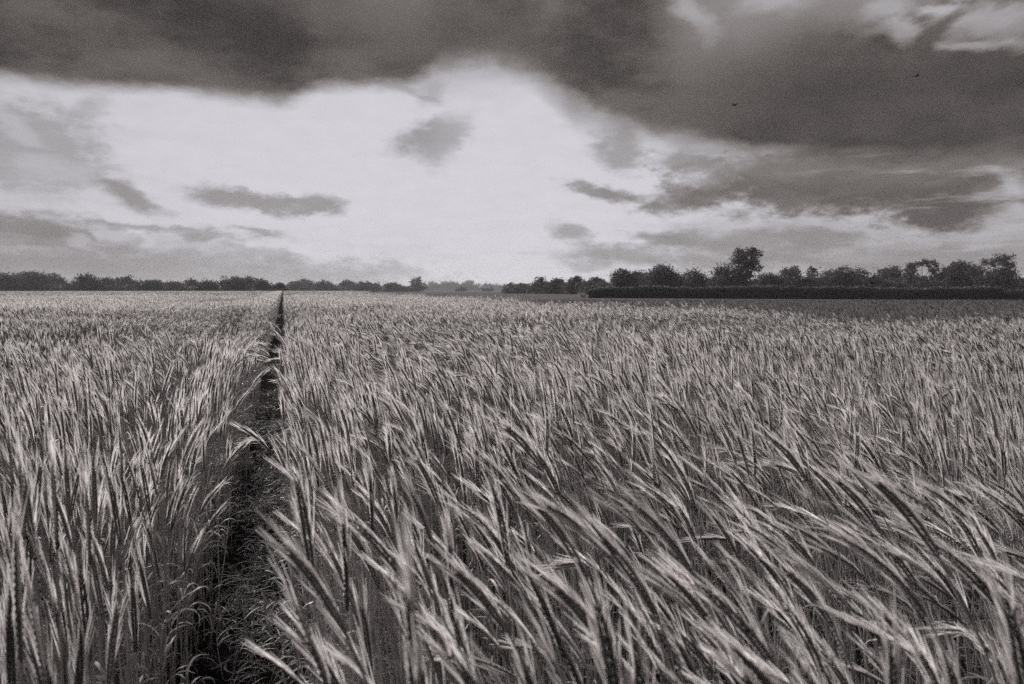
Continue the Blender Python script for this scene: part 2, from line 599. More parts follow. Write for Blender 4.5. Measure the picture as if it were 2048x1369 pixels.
def stalk(rng, bend, lod):
    """one stalk rooted at the origin, blown towards -X; returns its parts as MBs and the middle of its ear"""
    tt, te = BENDS[bend]
    tt += rng.normal(0, 7)
    t0 = rng.normal(1 + bend * 2.5, 4.0)
    phi = pi + rng.normal(0, 0.30) + (rng.normal(0, 0.5) if bend == 0 else 0)
    Ls = rng.normal(0.81, 0.075) + 0.04 * (bend >= 2)
    k = {0: 10, 1: 5, 2: 3, 3: 3}[lod]
    s = np.linspace(0, 1, k)
    th = np.radians(t0 + (tt - t0) * s ** 4.0)
    d = np.stack((np.sin(th) * cos(phi), np.sin(th) * sin(phi), np.cos(th)), 1)
    step = Ls / (k - 1)
    P = np.zeros((k, 3))
    P[1:] = np.cumsum((d[1:] + d[:-1]) * 0.5 * step, 0)
    tone = float(np.clip(rng.normal(0.5, 0.22), 0, 1))
    # ear
    Le = rng.uniform(0.10, 0.145)
    ke = {0: 9, 1: 5, 2: 3, 3: 2}[lod]
    se = np.linspace(0, 1, ke)
    the = np.radians(tt + te * se)
    de = np.stack((np.sin(the) * cos(phi), np.sin(the) * sin(phi), np.cos(the)), 1)
    PE = np.zeros((ke, 3))
    PE[1:] = np.cumsum((de[1:] + de[:-1]) * 0.5 * Le / (ke - 1), 0)
    PE += P[-1]
    roll = rng.uniform(0, pi)
    hor = np.array((-sin(phi), cos(phi), 0.0))
    nrm = np.cross(de, hor)
    S = unit(hor * cos(roll) + nrm * sin(roll))           # plane of the two rows
    F = unit(np.cross(de, S))
    stem, leaf, ear, awn = MB(), [], MB(), MB()
    if lod == 0:
        stem.tube(P, np.linspace(0.0030, 0.0015, k), 4, 0, tone)
        for f in (0.33, 0.62):                             # nodes
            i = int(f * (k - 1))
            stem.octs(P[i:i + 1], unit(d[i:i + 1]), hor[None], np.cross(d[i:i + 1], hor), 0.006, 0.0032, 0.0032, 0, tone * .6)
    elif lod == 1:
        stem.tube(P, np.linspace(0.0036, 0.0020, k), 3, 0, tone)
    else:
        w = 0.005 if lod == 2 else 0.012
        a = rng.normal(size=3)
        a[2] = 0
        stem.strips(P[None], unit(a)[None], np.full(k, w), 0, tone)
    # leaves
    nl = {0: rng.integers(2, 5), 1: rng.integers(1, 3), 2: 1 if rng.random() < .5 else 0, 3: 0}[lod]
    kl = {0: 7, 1: 4, 2: 3, 3: 3}[lod]
    for _ in range(nl):
        f = rng.uniform(0.12, 0.72)
        b0 = np.array([np.interp(f, s, P[:, j]) for j in range(3)])
        Ll = rng.uniform(0.09, 0.20)
        la = phi + rng.normal(0, 0.9)
        curl = rng.uniform(60, 170)
        sl = np.linspace(0, 1, kl)
        t1 = np.radians(rng.uniform(12, 35) + curl * sl ** 1.3)
        la_s = la + sl * rng.normal(0, .5)
        dl = np.stack((np.sin(t1) * np.cos(la_s), np.sin(t1) * np.sin(la_s), np.cos(t1)), 1)
        PL = np.zeros((kl, 3))
        PL[1:] = np.cumsum((dl[1:] + dl[:-1]) * .5 * Ll / (kl - 1), 0)
        PL += b0
        tw = rng.uniform(-.4, .4) + sl * rng.normal(0, .9)
        h2 = np.stack((-np.sin(la_s), np.cos(la_s), 0 * la_s), 1)
        sd = unit(h2 * np.cos(tw)[:, None] + np.cross(dl, h2) * np.sin(tw)[:, None])
        wl = rng.uniform(.005, .009) * np.sin(pi * (0.12 + 0.88 * sl) ** .75)
        lf_ = MB()
        leaf.append(lf_)
        lf_.strips(PL[None], sd[None], np.maximum(wl, .0008), 1, float(np.clip(tone + rng.normal(-.1, .3), 0, 1)))
    # grains and awns
    te_ = float(np.clip(rng.normal(0.42, 0.26), 0, 1))
    na = {0: 52, 1: 17, 2: 5, 3: 2}[lod]
    if lod == 0:
        ng = 16
        f = np.repeat((np.arange(ng) + .5) / ng, 2)
        sg = np.tile((1, -1), ng).astype(float)
        C = np.stack([np.interp(f, se, PE[:, j]) for j in range(3)], 1)
        T = unit(np.stack([np.interp(f, se, de[:, j]) for j in range(3)], 1))
        SS = unit(np.stack([np.interp(f, se, S[:, j]) for j in range(3)], 1))
        w = np.sin(pi * (0.1 + .82 * f)) ** .5
        ax = unit(T + SS * (sg * .26)[:, None])
        C = C + SS * (sg * w * .0032)[:, None]
        ear.octs(C, ax, unit(np.cross(ax, np.cross(T, SS))), unit(np.cross(T, SS)), .0074, (w * .0029)[:, None], (w * .0034)[:, None], 2,
                 np.clip(te_ + rng.normal(0, .12, len(f)), 0, 1))
    elif lod == 1:
        ear.tube(PE, np.sin(pi * (.12 + .8 * se)) * .0068, 4, 2, te_)
    else:
        w = .015 if lod == 2 else .04
        ear.strips(PE[None], unit(rng.normal(size=3))[None], np.full(ke, w) * np.linspace(1, .5, ke), 2, te_)
    f = rng.uniform(0.04, 1.0, na)
    sg = np.where(rng.random(na) < .5, 1., -1.)
    C = np.stack([np.interp(f, se, PE[:, j]) for j in range(3)], 1)
    T = unit(np.stack([np.interp(f, se, de[:, j]) for j in range(3)], 1))
    SS = unit(np.stack([np.interp(f, se, S[:, j]) for j in range(3)], 1))
    FF = np.cross(T, SS)
    alpha = np.radians(rng.uniform(2.5, 9.5, na))
    D = unit(T * np.cos(alpha)[:, None] + (SS * sg[:, None] + FF * rng.normal(0, .35, (na, 1))) * np.sin(alpha)[:, None])
    La = rng.uniform(.04, .08, na) * (1.15 - .25 * f)
    wind = np.array((cos(phi), sin(phi), -.35))
    P0 = C + SS * (sg * .003)[:, None]
    P1 = P0 + D * (La * .5)[:, None]
    D2 = unit(D + wind * rng.uniform(.02, .22, (na, 1)))
    P2 = P1 + D2 * (La * .5)[:, None]
    sd = unit(np.cross(D, rng.normal(size=(na, 3))))
    wa = {0: (.0014, .0012, .0005), 1: (.0028, .0025, .001), 2: (.008, .007, .003), 3: (.022, .02, .01)}[lod]
    awn.strips(np.stack((P0, P1, P2), 1), sd, wa, 3, np.clip(te_ * .5 + .25 + rng.normal(0, .15, na), 0, 1))
    mid = PE[ke // 2]
    return stem, leaf, ear, awn, mid


def merge(dst, src, off, rz=0.0):
    c, s_ = cos(rz), sin(rz)
    for i, v in enumerate(src.v):
        w = v.copy()
        w[:, 0], w[:, 1] = v[:, 0] * c - v[:, 1] * s_, v[:, 0] * s_ + v[:, 1] * c
        w += off
        src_v = w
        dst.v.append(src_v)
    base = dst.n
    dst.q += [q + base for q in src.q]
    dst.t += [t + base for t in src.t]
    dst.qm += src.qm
    dst.tm += src.tm
    dst.tone += src.tone
    dst.n += src.n


def patch(seed, size, count, bend, lod, ears=True):
    rng = np.random.default_rng(seed)
    mb = MB()
    g = int(math.ceil(sqrt(count)))
    cells = [(i, j) for i in range(g) for j in range(g)]
    rng.shuffle(cells)
    for (i, j) in cells[:count]:
        x, y = ((i + rng.random()) / g - .5) * size, ((j + rng.random()) / g - .5) * size
        bd = int(np.clip(bend + rng.choice([-1, 0, 0, 0, 1]), 0, 3))
        st, lf, er, aw, _ = stalk(rng, bd, lod)
        off = np.array((x, y, rng.normal(0, .02)))
        for part in [st] + lf + ([er, aw] if ears else []):
            merge(mb, part, off, -.34)
    return mb.obj('barley_patch', PLANT_MATS, link=False)


VARIANTS = []                                       # (object, lod class, bend)


def add_variants(cls, size, count, lod, seeds, bends, ears=True):
    for b in bends:
        for sd in range(seeds):
            VARIANTS.append((patch(1000 * cls + 100 * b + sd, size, count, b, lod, ears), cls, b))


add_variants(0, 0.30, 17, 0, 4, (0, 1, 2, 3))
add_variants(1, 0.60, 46, 1, 3, (0, 1, 2, 3))
add_variants(2, 2.00, 300, 2, 2, (0, 1, 2))
add_variants(3, 6.00, 760, 3, 2, (0, 1))


def understory(seed):
    """leafy side shoots and bare straw that fill the crop between the ears"""
    rng = np.random.default_rng(seed)
    mb = MB()
    for _ in range(26):
        st, lf, er, aw, _m = stalk(rng, int(rng.integers(0, 2)), 0)
        off = np.array(((rng.random() - .5) * .3, (rng.random() - .5) * .3, 0))
        merge(mb, st, off)
        for l_ in lf:
            merge(mb, l_, off)
    o = mb.obj('barley_patch', PLANT_MATS, link=False)
    return o


for i in range(4):
    VARIANTS.append((understory(900 + i), 4, 0))


def gust(x, y):
    """how hard the wind presses here, 0..3"""
    g = 0.45 + 1.5 * (vnoise(x * .30 + 3, y * .22, 3) - .5) + .9 * (vnoise(x * 1.3, y * 1.1, 9) - .5)
    g += 1.4 * np.exp(-((x - 1.3) ** 2 / 1.0 + (y - 1.5) ** 2 / .9))
    g += 0.5 * np.exp(-((x - .6) ** 2 / 1.5 + (y - 2.2) ** 2 / 1.2))
    g += 1.7 * np.exp(-((x + 0.6) ** 2 / 5 + (y - 6.2) ** 2 / 1.2))
    return g


def crop_height(x, y, n):
    h = 1.0 + .36 * (vnoise(x * .42, y * .30, 5) - .5) + .22 * (vnoise(x * .12 + 7, y * .10, 8) - .5) + .10 * (vnoise(x * 2.1, y * 1.7, 6) - .5)
    # a hollow beyond the near tufts left of the track, another mid-field to the right
    t = x * TV[0] + y * TV[1]
    h -= .24 * np.exp(-((n + 1.4) / .9) ** 2 - ((t - 13) / 5.0) ** 2)
    for hx, hy, rx, ry, dp in ((2.0, 10.3, 2.2, 1.2, .24), (-4.2, 6.3, 1.4, .8, .36), (-2.35, 4.1, .6, .45, .26), (-3.6, 8.2, 1.5, .8, .32), (-6.5, 9.5, 2, 1.0, .3), (-1.0, 9.0, 2.6, 1.0, .16), (6.0, 11, 2, 1.2, .18), (-8, 16, 4, 2, .2)):
        h -= dp * np.exp(-((x - hx) / rx) ** 2 - ((y - hy) / ry) ** 2)
    h = np.minimum(h, 1.07)
    h += .12 * np.exp(-((x + .6) / 2.2) ** 2 - ((y - 6.2) / 1.1) ** 2)
    return np.minimum(h, 1.14)


NEAR_R = 2.0
rng = np.random.default_rng(42)
pts, vid, rots, scl = [], [], [], []
by_class = {}
for i, (_, c, b) in enumerate(VARIANTS):
    by_class.setdefault((c, b), []).append(i)


def in_view(x, y, margin):
    return y > -0.3 and abs(x) < 0.80 * y + margin


def emit(n, t, cls, w, base, still=False):
    """one patch of class cls, cell size w, prototype size base"""
    x, y = nt_xy(n, t)
    r = math.hypot(x, y)
    if x > field_edge(y) - w * .5 or not in_view(x, y, 1.2 + w):
        return
    if r < 0.55:
        return
    h = float(crop_height(x, y, n))
    nl_ = n
    if TRACKS[0][0] - .34 < nl_ < TRACKS[0][0]:
        h *= rng.uniform(.85, 1.02)
    if cls == 0 and r < NEAR_R:
        pts.append((x, y, 0))
        vid.append(int(rng.choice(by_class[(4, 0)])))
        rots.append(float(rng.uniform(-.2, .4)))
        scl.append((1, 1, .78 * h * rng.uniform(.9, 1.08)))
        return
    g = float(gust(x, y)) + rng.normal(0, .35)
    if -.05 < n < .34 and (r < 5.4 or r > 7.2):
        g = min(g, .45)
    elif -1.0 < n < .6 and not 5.4 < r < 7.2:
        g = min(g, 1.2)
    b = int(np.clip(round(g), 0, 3))
    if cls >= 2:
        b = 0 if g < .45 or still else (1 if g < 1.0 or cls == 3 else 2)
    pts.append((x, y, 0))
    vid.append(int(rng.choice(by_class[(cls, b)])))
    left_edge = TRACKS[0][0] - .34 < n < TRACKS[0][0] and r < 22
    if left_edge:
        b = 0
        vid[-1] = int(rng.choice(by_class[(cls, b)]))
    rots.append(float(rng.uniform(2.2, 4.0)) if left_edge and cls == 0 else (-TA - pi / 2) if still and cls >= 1 else -TA if still or cls >= 2 else float(rng.normal(0, .16)))
    s = w / base
    scl.append((s, s, h * rng.uniform(.95, 1.05)))


def fill(n0, n1, sign_grow=None):
    """fill the strip n0..n1 (either may be infinite) with patches, finer near the camera"""
    zones = [(0, -1, 6.3, .30), (1, 6.3, 22, .60), (2, 22, 66, 2.0), (3, 66, 262, 6.0)]
    for cls, ta, tb, base in zones:
        lim = tb * 0.95 + 3
        a, b = max(n0, -lim), min(n1, lim)
        if b <= a:
            continue
        if np.isfinite(n0) and np.isfinite(n1):
            w = base if base <= (b - a) else (b - a)
            cls_, base_ = cls, base
            if cls == 3:
                cls_, base_ = 2, 2.0
            cnt = max(1, round((b - a) / w))
            w = (b - a) / cnt
            cs = a + (np.arange(cnt) + .5) * w
        else:
            w, cls_, base_ = base, cls, base
            cnt = int((b - a) / w)
            cs = (a + (np.arange(cnt) + .5) * w) if np.isfinite(n0) else (b - (np.arange(cnt) + .5) * w)
        for n in cs:
            t = -3.0 if ta < 0 else ta * .4
            edge_cell = abs(n - n0) < w * .6 or abs(n - n1) < w * .6
            tt = np.arange(-3.0, tb + 1, w)
            for t in tt:
                x, y = nt_xy(n, t)
                r = math.hypot(x, y)
                if not (ta <= r < tb):
                    continue
                j = (.03 if cls == 0 else .05) if edge_cell else w * .12
                emit(n + rng.uniform(-j, j), t + rng.uniform(-.15, .15) * w, cls_, w, base_, edge_cell)


fill(TRACKS[0][1], np.inf)
fill(TRACKS[1][1], TRACKS[0][0])
fill(-np.inf, TRACKS[1][0])
# thicker growth where the crop has more light, along the edges of the track
for n0_, sgn in ((TRACKS[0][1], 1), (TRACKS[0][0], -1)):
    for t in np.arange(1.2, 8, .17):
        n_ = n0_ + sgn * rng.uniform(.10, .32)
        x, y = nt_xy(n_, t)
        pts.append((x, y, 0))
        vid.append(int(rng.choice(by_class[(4, 0)])))
        rots.append(float(rng.uniform(-.3, .3)))
        scl.append((1, 1, rng.uniform(.6, .95) if sgn > 0 else rng.uniform(.45, 1.0)))

# low straggling shoots that partly overgrow the near track
for t in np.concatenate((np.arange(1.5, 6, .3), np.arange(6, 14, .8))):
    x, y = nt_xy(rng.uniform(TRACKS[0][0] + .05, TRACKS[0][1] - .05), t)
    pts.append((x, y, 0))
    vid.append(int(rng.choice(by_class[(4, 0)])))
    rots.append(float(rng.uniform(0, 6.28)))
    scl.append((.8, .8, rng.uniform(.14, .36) if t < 6 else rng.uniform(.15, .35)))

# ---- the crop as one object: a cloud of points that draws the patches
me = bpy.data.meshes.new('barley_crop')
me.vertices.add(len(pts))
me.vertices.foreach_set('co', np.array(pts, np.float32).ravel())
a = me.attributes.new('vid', 'INT', 'POINT')
a.data.foreach_set('value', np.array(vid, np.int32))
a = me.attributes.new('rot', 'FLOAT_VECTOR', 'POINT')
a.data.foreach_set('vector', np.stack((np.zeros(len(pts)), np.zeros(len(pts)), np.array(rots)), 1).astype(np.float32).ravel())
a = me.attributes.new('scl', 'FLOAT_VECTOR', 'POINT')
a.data.foreach_set('vector', np.array(scl, np.float32).ravel())
for m in PLANT_MATS:
    me.materials.append(m)
crop = bpy.data.objects.new('barley_crop', me)
col.objects.link(crop)
tag(crop, 'dense ripening barley crop covering the field on both sides of the narrow wheel track', 'crop', kind='stuff')
ng = bpy.data.node_groups.new('crop_patches', 'GeometryNodeTree')
ng.interface.new_socket('Geometry', in_out='INPUT', socket_type='NodeSocketGeometry')
ng.interface.new_socket('Geometry', in_out='OUTPUT', socket_type='NodeSocketGeometry')
gi, go = ng.nodes.new('NodeGroupInput'), ng.nodes.new('NodeGroupOutput')
join = ng.nodes.new('GeometryNodeJoinGeometry')
ng.links.new(join.outputs[0], go.inputs[0])


def named(name, typ):
    n = ng.nodes.new('GeometryNodeInputNamedAttribute')
    n.data_type = typ
    n.inputs['Name'].default_value = name
    return n.outputs['Attribute']


a_vid, a_rot, a_scl = named('vid', 'INT'), named('rot', 'FLOAT_VECTOR'), named('scl', 'FLOAT_VECTOR')
for i, (o, c, b) in enumerate(VARIANTS):
    oi = ng.nodes.new('GeometryNodeObjectInfo')
    oi.inputs['Object'].default_value = o
    cmp_ = ng.nodes.new('FunctionNodeCompare')
    cmp_.data_type = 'INT'
    cmp_.operation = 'EQUAL'
    ng.links.new(a_vid, cmp_.inputs[2])
    cmp_.inputs[3].default_value = i
    ip = ng.nodes.new('GeometryNodeInstanceOnPoints')
    ng.links.new(gi.outputs[0], ip.inputs['Points'])
    ng.links.new(cmp_.outputs[0], ip.inputs['Selection'])
    ng.links.new(oi.outputs['Geometry'], ip.inputs['Instance'])
    ng.links.new(a_rot, ip.inputs['Rotation'])
    ng.links.new(a_scl, ip.inputs['Scale'])
    ng.links.new(ip.outputs[0], join.inputs[0])
md = crop.modifiers.new('patches', 'NODES')
md.node_group = ng

# ---- the 300 stalks that show largest, each a thing
PROTO = {}
for b in range(4):
    for k in range(6):
        r_ = np.random.default_rng(5000 + 50 * b + k)
        st, lf, er, aw, mid = stalk(r_, b, 0)
        PROTO[(b, k)] = (st.mesh('stem', PLANT_MATS), [l_.mesh('leaf', PLANT_MATS) for l_ in lf], er.mesh('ear', PLANT_MATS), aw.mesh('awns', PLANT_MATS), mid)
N_STALK = 0
STALK_LIST = []


def place_stalk(px, py, bend, k, rz, scale, label, group=None):
    """stand a stalk where the middle of its ear shows at a photo pixel"""
    global N_STALK
    st, lf, er, aw, mid = PROTO[(bend, k)]
    hit = at_z(px, py, mid[2] * scale)
    c, s_ = cos(rz), sin(rz)
    off = np.array((mid[0] * c - mid[1] * s_, mid[0] * s_ + mid[1] * c)) * scale
    x, y = hit[0] - off[0], hit[1] - off[1]
    n = x * NV[0] + y * NV[1] - drift(x * TV[0] + y * TV[1])
    if TRACKS[0][0] + .02 < n < TRACKS[0][1] - .02:
        return None
    root = empty('barley_stalk', (x, y, 0), rz)
    root.scale = (scale,) * 3
    tag(root, label, 'barley stalk', group)
    parts = []
    for nm, me_, par in [('stem', st, root), ('ear', er, root)] + [('leaf', l_, root) for l_ in lf]:
        o = bpy.data.objects.new(nm, me_)
        o.parent = par
        col.objects.link(o)
        parts.append(o)
    o = bpy.data.objects.new('awns', aw)
    o.parent = parts[1]
    col.objects.link(o)
    N_STALK += 1
    STALK_LIST.append((px, py))
    return root


HEROES = [
    # px, py, bend, rz, scale, label
    (1155, 1130, 3, -.35, 1.06, 'thick pale barley ear slanting above the small bright curled leaf'),
    (1290, 1062, 3, -.05, 1.0, 'barley ear blown almost level, its awns pointing at the small bright curled leaf'),
    (1590, 945, 3, -.20, 1.12, 'largest pale arched barley ear, frayed tip, amid the wind-bent barley'),
    (1530, 1035, 3, -.45, 1.05, 'pale barley ear slanting just below the largest arched ear'),
    (975, 1060, 2, -.30, 1.08, 'long pale barley ear in the sheaf left of the small bright curled leaf'),
    (900, 1010, 2, -.35, 1.06, 'pale barley ear at the tip of the long slanting sheaf'),
    (1120, 885, 3, -.25, 1.05, 'long slanting barley ear that tops the middle of the crop'),
    (985, 1335, 3, -.25, 1.0, 'bushy barley ear at the bottom edge, tips bent over a dark gap'),
    (1080, 1310, 3, -.10, 1.02, 'frayed barley ear arching flat along the bottom edge'),
    (1960, 1045, 3, .05, 1.0, 'barley ear blown level at the far right edge'),
    (1990, 1090, 3, .15, 1.0, 'lower drooping barley ear beside the level one at the right edge'),
    (1950, 1270, 3, .05, 1.0, 'pale barley ear lying nearly flat in the dark lower right corner'),
    (1830, 1170, 3, -.2, 1.0, 'pale curved barley ear above the dark lower right corner'),
    (1720, 1345, 3, 0.0, 1.0, 'pale barley ear lying flat at the bottom edge, right of centre'),
    (40, 800, 3, .15, 1.05, 'drooping barley ear bent over at the left edge'),
    (512, 884, 3, .05, 1.0, 'lone pale barley ear leaning out over the dark wheel track'),
    (540, 690, 3, .10, 1.05, 'pale barley ear sticking out over the far wheel track'),
    (282, 1140, 0, 0.0, .72, 'short upright pale barley ear deep in the crop left of the track'),
    (640, 1030, 2, -.3, 1.02, 'slanting barley ear right beside the wheel track, pale tip'),
    (1100, 795, 1, 2.6, 1.0, 'dark barley ear leaning right, against the wind, amid pale awns'),
    (1880, 800, 2, 2.7, 1.0, 'barley ear leaning right, against the wind, far right of the field'),
]
r_ = np.random.default_rng(77)
for px, py, b, rz, sc, lab in HEROES:
    place_stalk(px, py, b, int(r_.integers(0, 6)), rz, sc, lab)

LEANS = ['nearly upright', 'slightly leaning', 'wind-bent', 'steeply bowed']
ZONES = {'L': 'left of the wheel track', 'T': 'along the right edge of the wheel track', 'C': 'in the lower middle of the crop',
         'R': 'in the lower right of the crop', 'E': 'in the lower right corner'}
tries = 0
while N_STALK < 300 and tries < 4000:
    tries += 1
    px = r_.uniform(-70, 340) if r_.random() < .22 else r_.uniform(-90, 2140)
    py = 890 + 560 * r_.random() ** .85
    if 310 < px < 600 or (px < 560 and r_.random() < .15):
        continue
    dmin = 26 + 40 * (py - 890) / 500
    if any((px - a) ** 2 + (py - b) ** 2 < dmin * dmin * .55 for a, b in STALK_LIST):
        continue
    g0 = at_z(px, py, .85)
    g = float(gust(g0[0], g0[1])) - .05 + r_.normal(0, .4)
    if px < 560:
        g -= .8
    if px < 760:
        g = min(g, 1.2)
    b = int(np.clip(round(g), 0, 3))
    zone = 'L' if px < 500 else 'T' if px < 720 else 'C' if px < 1300 else 'R' if px < 1800 else 'E'
    place_stalk(px, py, b, int(r_.integers(0, 6)), float(r_.normal(-.42, .25)), float(r_.uniform(1.02, 1.22)), f'{LEANS[b]} barley stalk with pale awns {ZONES[zone]}', f'{LEANS[b]} barley stalks {ZONES[zone]}')

# ------------------------------------------------------------------ litter and low growth on the track
mb = MB()
r_ = np.random.default_rng(11)
for k in range(3200):
    t = .8 + 7 * r_.random() ** 1.3
    n = r_.normal(-.15, .15) if r_.random() < .85 else r_.uniform(-.5, .25)
    x, y = nt_xy(n, t)
    kl = 5
    sl = np.linspace(0, 1, kl)
    Ll = r_.uniform(.03, .13)
    la = r_.uniform(0, 2 * pi)
    t1 = np.radians(r_.uniform(35, 85) + r_.uniform(-20, 90) * sl)
    las = la + sl * r_.normal(0, .6)
    dl = np.stack((np.sin(t1) * np.cos(las), np.sin(t1) * np.sin(las), np.cos(t1)), 1)
    PL = np.zeros((kl, 3))
    PL[1:] = np.cumsum((dl[1:] + dl[:-1]) * .5 * Ll / (kl - 1), 0)
    PL[:, 2] = np.maximum(PL[:, 2], -.001)
    PL += (x, y, .03 + abs(r_.normal(0, .05)))
    h2 = np.stack((-np.sin(las), np.cos(las), 0 * las), 1)
    mb.strips(PL[None], h2[None], r_.uniform(.003, .008) * np.maximum(np.sin(pi * (.15 + .85 * sl) ** .8), .1), 0, r_.random() ** 1.6)
lit = mb.obj('straw_litter', M_LITTER)
tag(lit, 'curled dry leaves and broken straw lying along the dark wheel track', 'litter', kind='stuff')

# a few curled dry leaves in the pale awn material
def curled_leaf(name, px, py, z, length, width, la, curl, label):
    h = at_z(px, py, z)
    kl = 9
    sl = np.linspace(0, 1, kl)
    t1 = np.radians(30 + curl * sl)
    las = la + sl * .5
    dl = np.stack((np.sin(t1) * np.cos(las), np.sin(t1) * np.sin(las), np.cos(t1)), 1)
    PL = np.zeros((kl, 3))
    PL[1:] = np.cumsum((dl[1:] + dl[:-1]) * .5 * length / (kl - 1), 0)
    m = MB()
    h2 = np.stack((-np.sin(las), np.cos(las), .25 + 0 * las), 1)
    m.strips(PL[None], unit(h2)[None], width * np.maximum(np.sin(pi * (.06 + .94 * sl) ** .7), .06), 0, .95)
    o = m.obj(name, M_AWN)
    o.location = h
    tag(o, label, 'leaf')
    return o


curled_leaf('curled_leaf', 1092, 1152, .66, .055, .013, .5, 60, 'small bright curled leaf caught among the near barley ears')
curled_leaf('curled_leaf', 135, 1185, .45, .07, .012, 2.4, 110, 'bright folded dry leaf on a stem at the lower left')
curled_leaf('curled_leaf', 60, 1312, .40, .08, .012, 3.0, 120, 'bright dry leaf bent over in the bottom left corner')

# ------------------------------------------------------------------ rough grass of the next field
mb = MB()
r_ = np.random.default_rng(21)
cnt = 26000
yy = 8 + 90 * r_.random(cnt * 3) ** 1.7
xx = r_.uniform(-.3, .9, cnt * 3) * yy
ok = (xx > field_edge(yy) - .2)
xx, yy = xx[ok][:cnt], yy[ok][:cnt]
hh = r_.uniform(.08, .26, len(xx))
ang = r_.uniform(0, 2 * pi, len(xx))
lean = np.stack((-hh * r_.uniform(.1, .6, len(xx)), hh * r_.normal(0, .2, len(xx)), hh), 1)
P0 = np.stack((xx, yy, 0 * xx), 1)
wd = .008 + .0011 * yy
mb.strips(np.stack((P0, P0 + lean * .6, P0 + lean * (1.05, 1.05, 1.0)), 1), np.stack((np.cos(ang), np.sin(ang), 0 * ang), 1),
          np.stack((wd, wd * .8, wd * .2), 1), 0, r_.random(len(xx)))
g = mb.obj('meadow_grass', M_BLADE)
tag(g, 'short dull grass between the barley edge and the clipped hedge', 'grass', kind='stuff')


# ------------------------------------------------------------------ trees
ORD = ['first', 'second', 'third', 'fourth', 'fifth', 'sixth', 'seventh', 'eighth', 'ninth', 'tenth', 'eleventh', 'twelfth', 'thirteenth', 'fourteenth', 'fifteenth',
       'sixteenth', 'seventeenth', 'eighteenth', 'nineteenth', 'twentieth']
TREE_SEED = [100]


def tree(px, top, hw, D, style, label, group=None, lobes=None, low=0.12, name='tree'):
    TREE_SEED[0] += 1
    rg = np.random.default_rng(TREE_SEED[0])
    m = D / 1365.0
    v = ray(px, 580)
    X, Y = v[0] / v[1] * D, D
    H = (580 - top) * m + EYE
    W = hw * m
    cl = []                                            # clusters: x, y, z, radius x, radius z, density
    if lobes:
        for (lx, ly, lr, lz, dn) in lobes:               # photo pixels
            cl.append(((lx - px) * m, rg.normal(0, .3) * W, (580 - ly) * m + EYE, lr * m, lz * m, dn))
    else:
        k = {'dome': 15, 'airy': 12, 'bush': 9}[style]
        for i in range(k):
            u = (i + rg.random()) / k * 2 - 1
            env = H * (1 - .45 * abs(u) ** 2.0)
            r = rg.uniform(.36, .56) * W
            z = env - r * .9 if i % 3 else rg.uniform(.25, .7) * env
            cl.append((u * (W - r * .6), rg.uniform(-.7, .7) * W, max(z, r * .5), r, r * rg.uniform(.7, .95), rg.uniform(.6, 1.1) if style != 'airy' else rg.uniform(.65, 1.0)))
        cl.append((rg.normal(0, .1) * W, 0, H - .28 * W, .34 * W, .28 * W, 1.0 if style != 'airy' else .55))
        cl.append((0, 0, H * .34, 1.0 * W, H * .34, 1.1 if style != 'airy' else .8))
        if style == 'dome':
            cl.append((0, 0, H * .58, .78 * W, H * .34, 1.0))
    size = .0016 * D
    root = empty(name, (X, Y, 0), 0)
    tag(root, label, 'bush' if style == 'bush' else 'tree', group)
    tk = MB()
    fork = np.array((rg.normal(0, .04) * W, 0, H * .33))
    r0 = max(.02 * H, .08)
    tk.tube([(0, 0, -.2), (fork[0] * .4, 0, H * .15), fork], [r0 * 1.3, r0, r0 * .8], 6)
    cr = MB()
    for (cx, cy, cz, rx, rz_, dn) in cl:
        c = np.array((cx, cy, cz))
        if cz > H * .3:
            mid = (fork + c) * .5 + np.array((0, 0, .08 * H)) * rg.uniform(-.3, .6)
            tk.tube([fork, mid, c, c + (c - mid) * .35], [r0 * .55, r0 * .36, r0 * .2, r0 * .05], 4)
        area = (rx / size) * (rz_ / size)
        nn = int(max(30, area * (10.0 if style != 'airy' or lobes else 8.0) * dn))
        # small knots of leaves inside the cluster, so that light and dark clumps form
        kn = max(8, nn // 18)
        q = unit(rg.normal(size=(kn, 3))) * (rg.random((kn, 1)) ** .42)
        which = rg.integers(0, kn, nn)
        p = q[which] + rg.normal(0, .24, (nn, 3))
        p = p * np.array((rx, rx, rz_)) + c
        p[:, 2] = np.maximum(p[:, 2], .1)
        cr.cards(p, size, rg, 0, np.clip(rg.random(kn)[which] * .8 + rg.normal(.1, .12, nn), 0, 1))
    tk.obj('trunk', M_BARK, root)
    cr.obj('crown', M_CROWN, root)
    return root


LEFT = [(7, 546, 34, 'dome'), (64, 543, 40, 'dome'), (108, 549, 26, 'dome'), (174, 550, 32, 'dome'), (218, 555, 22, 'dome'), (254, 554, 28, 'dome'), (302, 559, 26, 'dome'),
        (345, 563, 24, 'dome'), (382, 558, 22, 'dome'), (414, 562, 22, 'dome'), (468, 553, 30, 'airy'), (500, 555, 24, 'dome'), (527, 558, 18, 'dome')]
for i, (x, tp, hw, stl) in enumerate(LEFT):
    tree(x, tp, hw, 300 + (i % 3) * 14, stl, f'dark rounded tree on the far skyline, {ORD[i]} from the left edge of the photo', 'far treeline left of the track end')
tree(561, 565, 14, 246, 'bush', 'small dark bush standing exactly where the wheel track meets the skyline', name='bush')
MID = [(592, 564, 22, 'dome'), (612, 560, 22, 'dome'), (651, 563, 24, 'dome'), (696, 561, 20, 'dome'), (722, 564, 20, 'dome'), (744, 565, 18, 'dome'), (786, 565, 20, 'dome')]
for i, (x, tp, hw, stl) in enumerate(MID):
    tree(x, tp, hw, 520 + (i % 2) * 25, stl, f'greyish rounded tree on the far skyline, {ORD[i]} to the right of the track end', 'far treeline right of the track end')
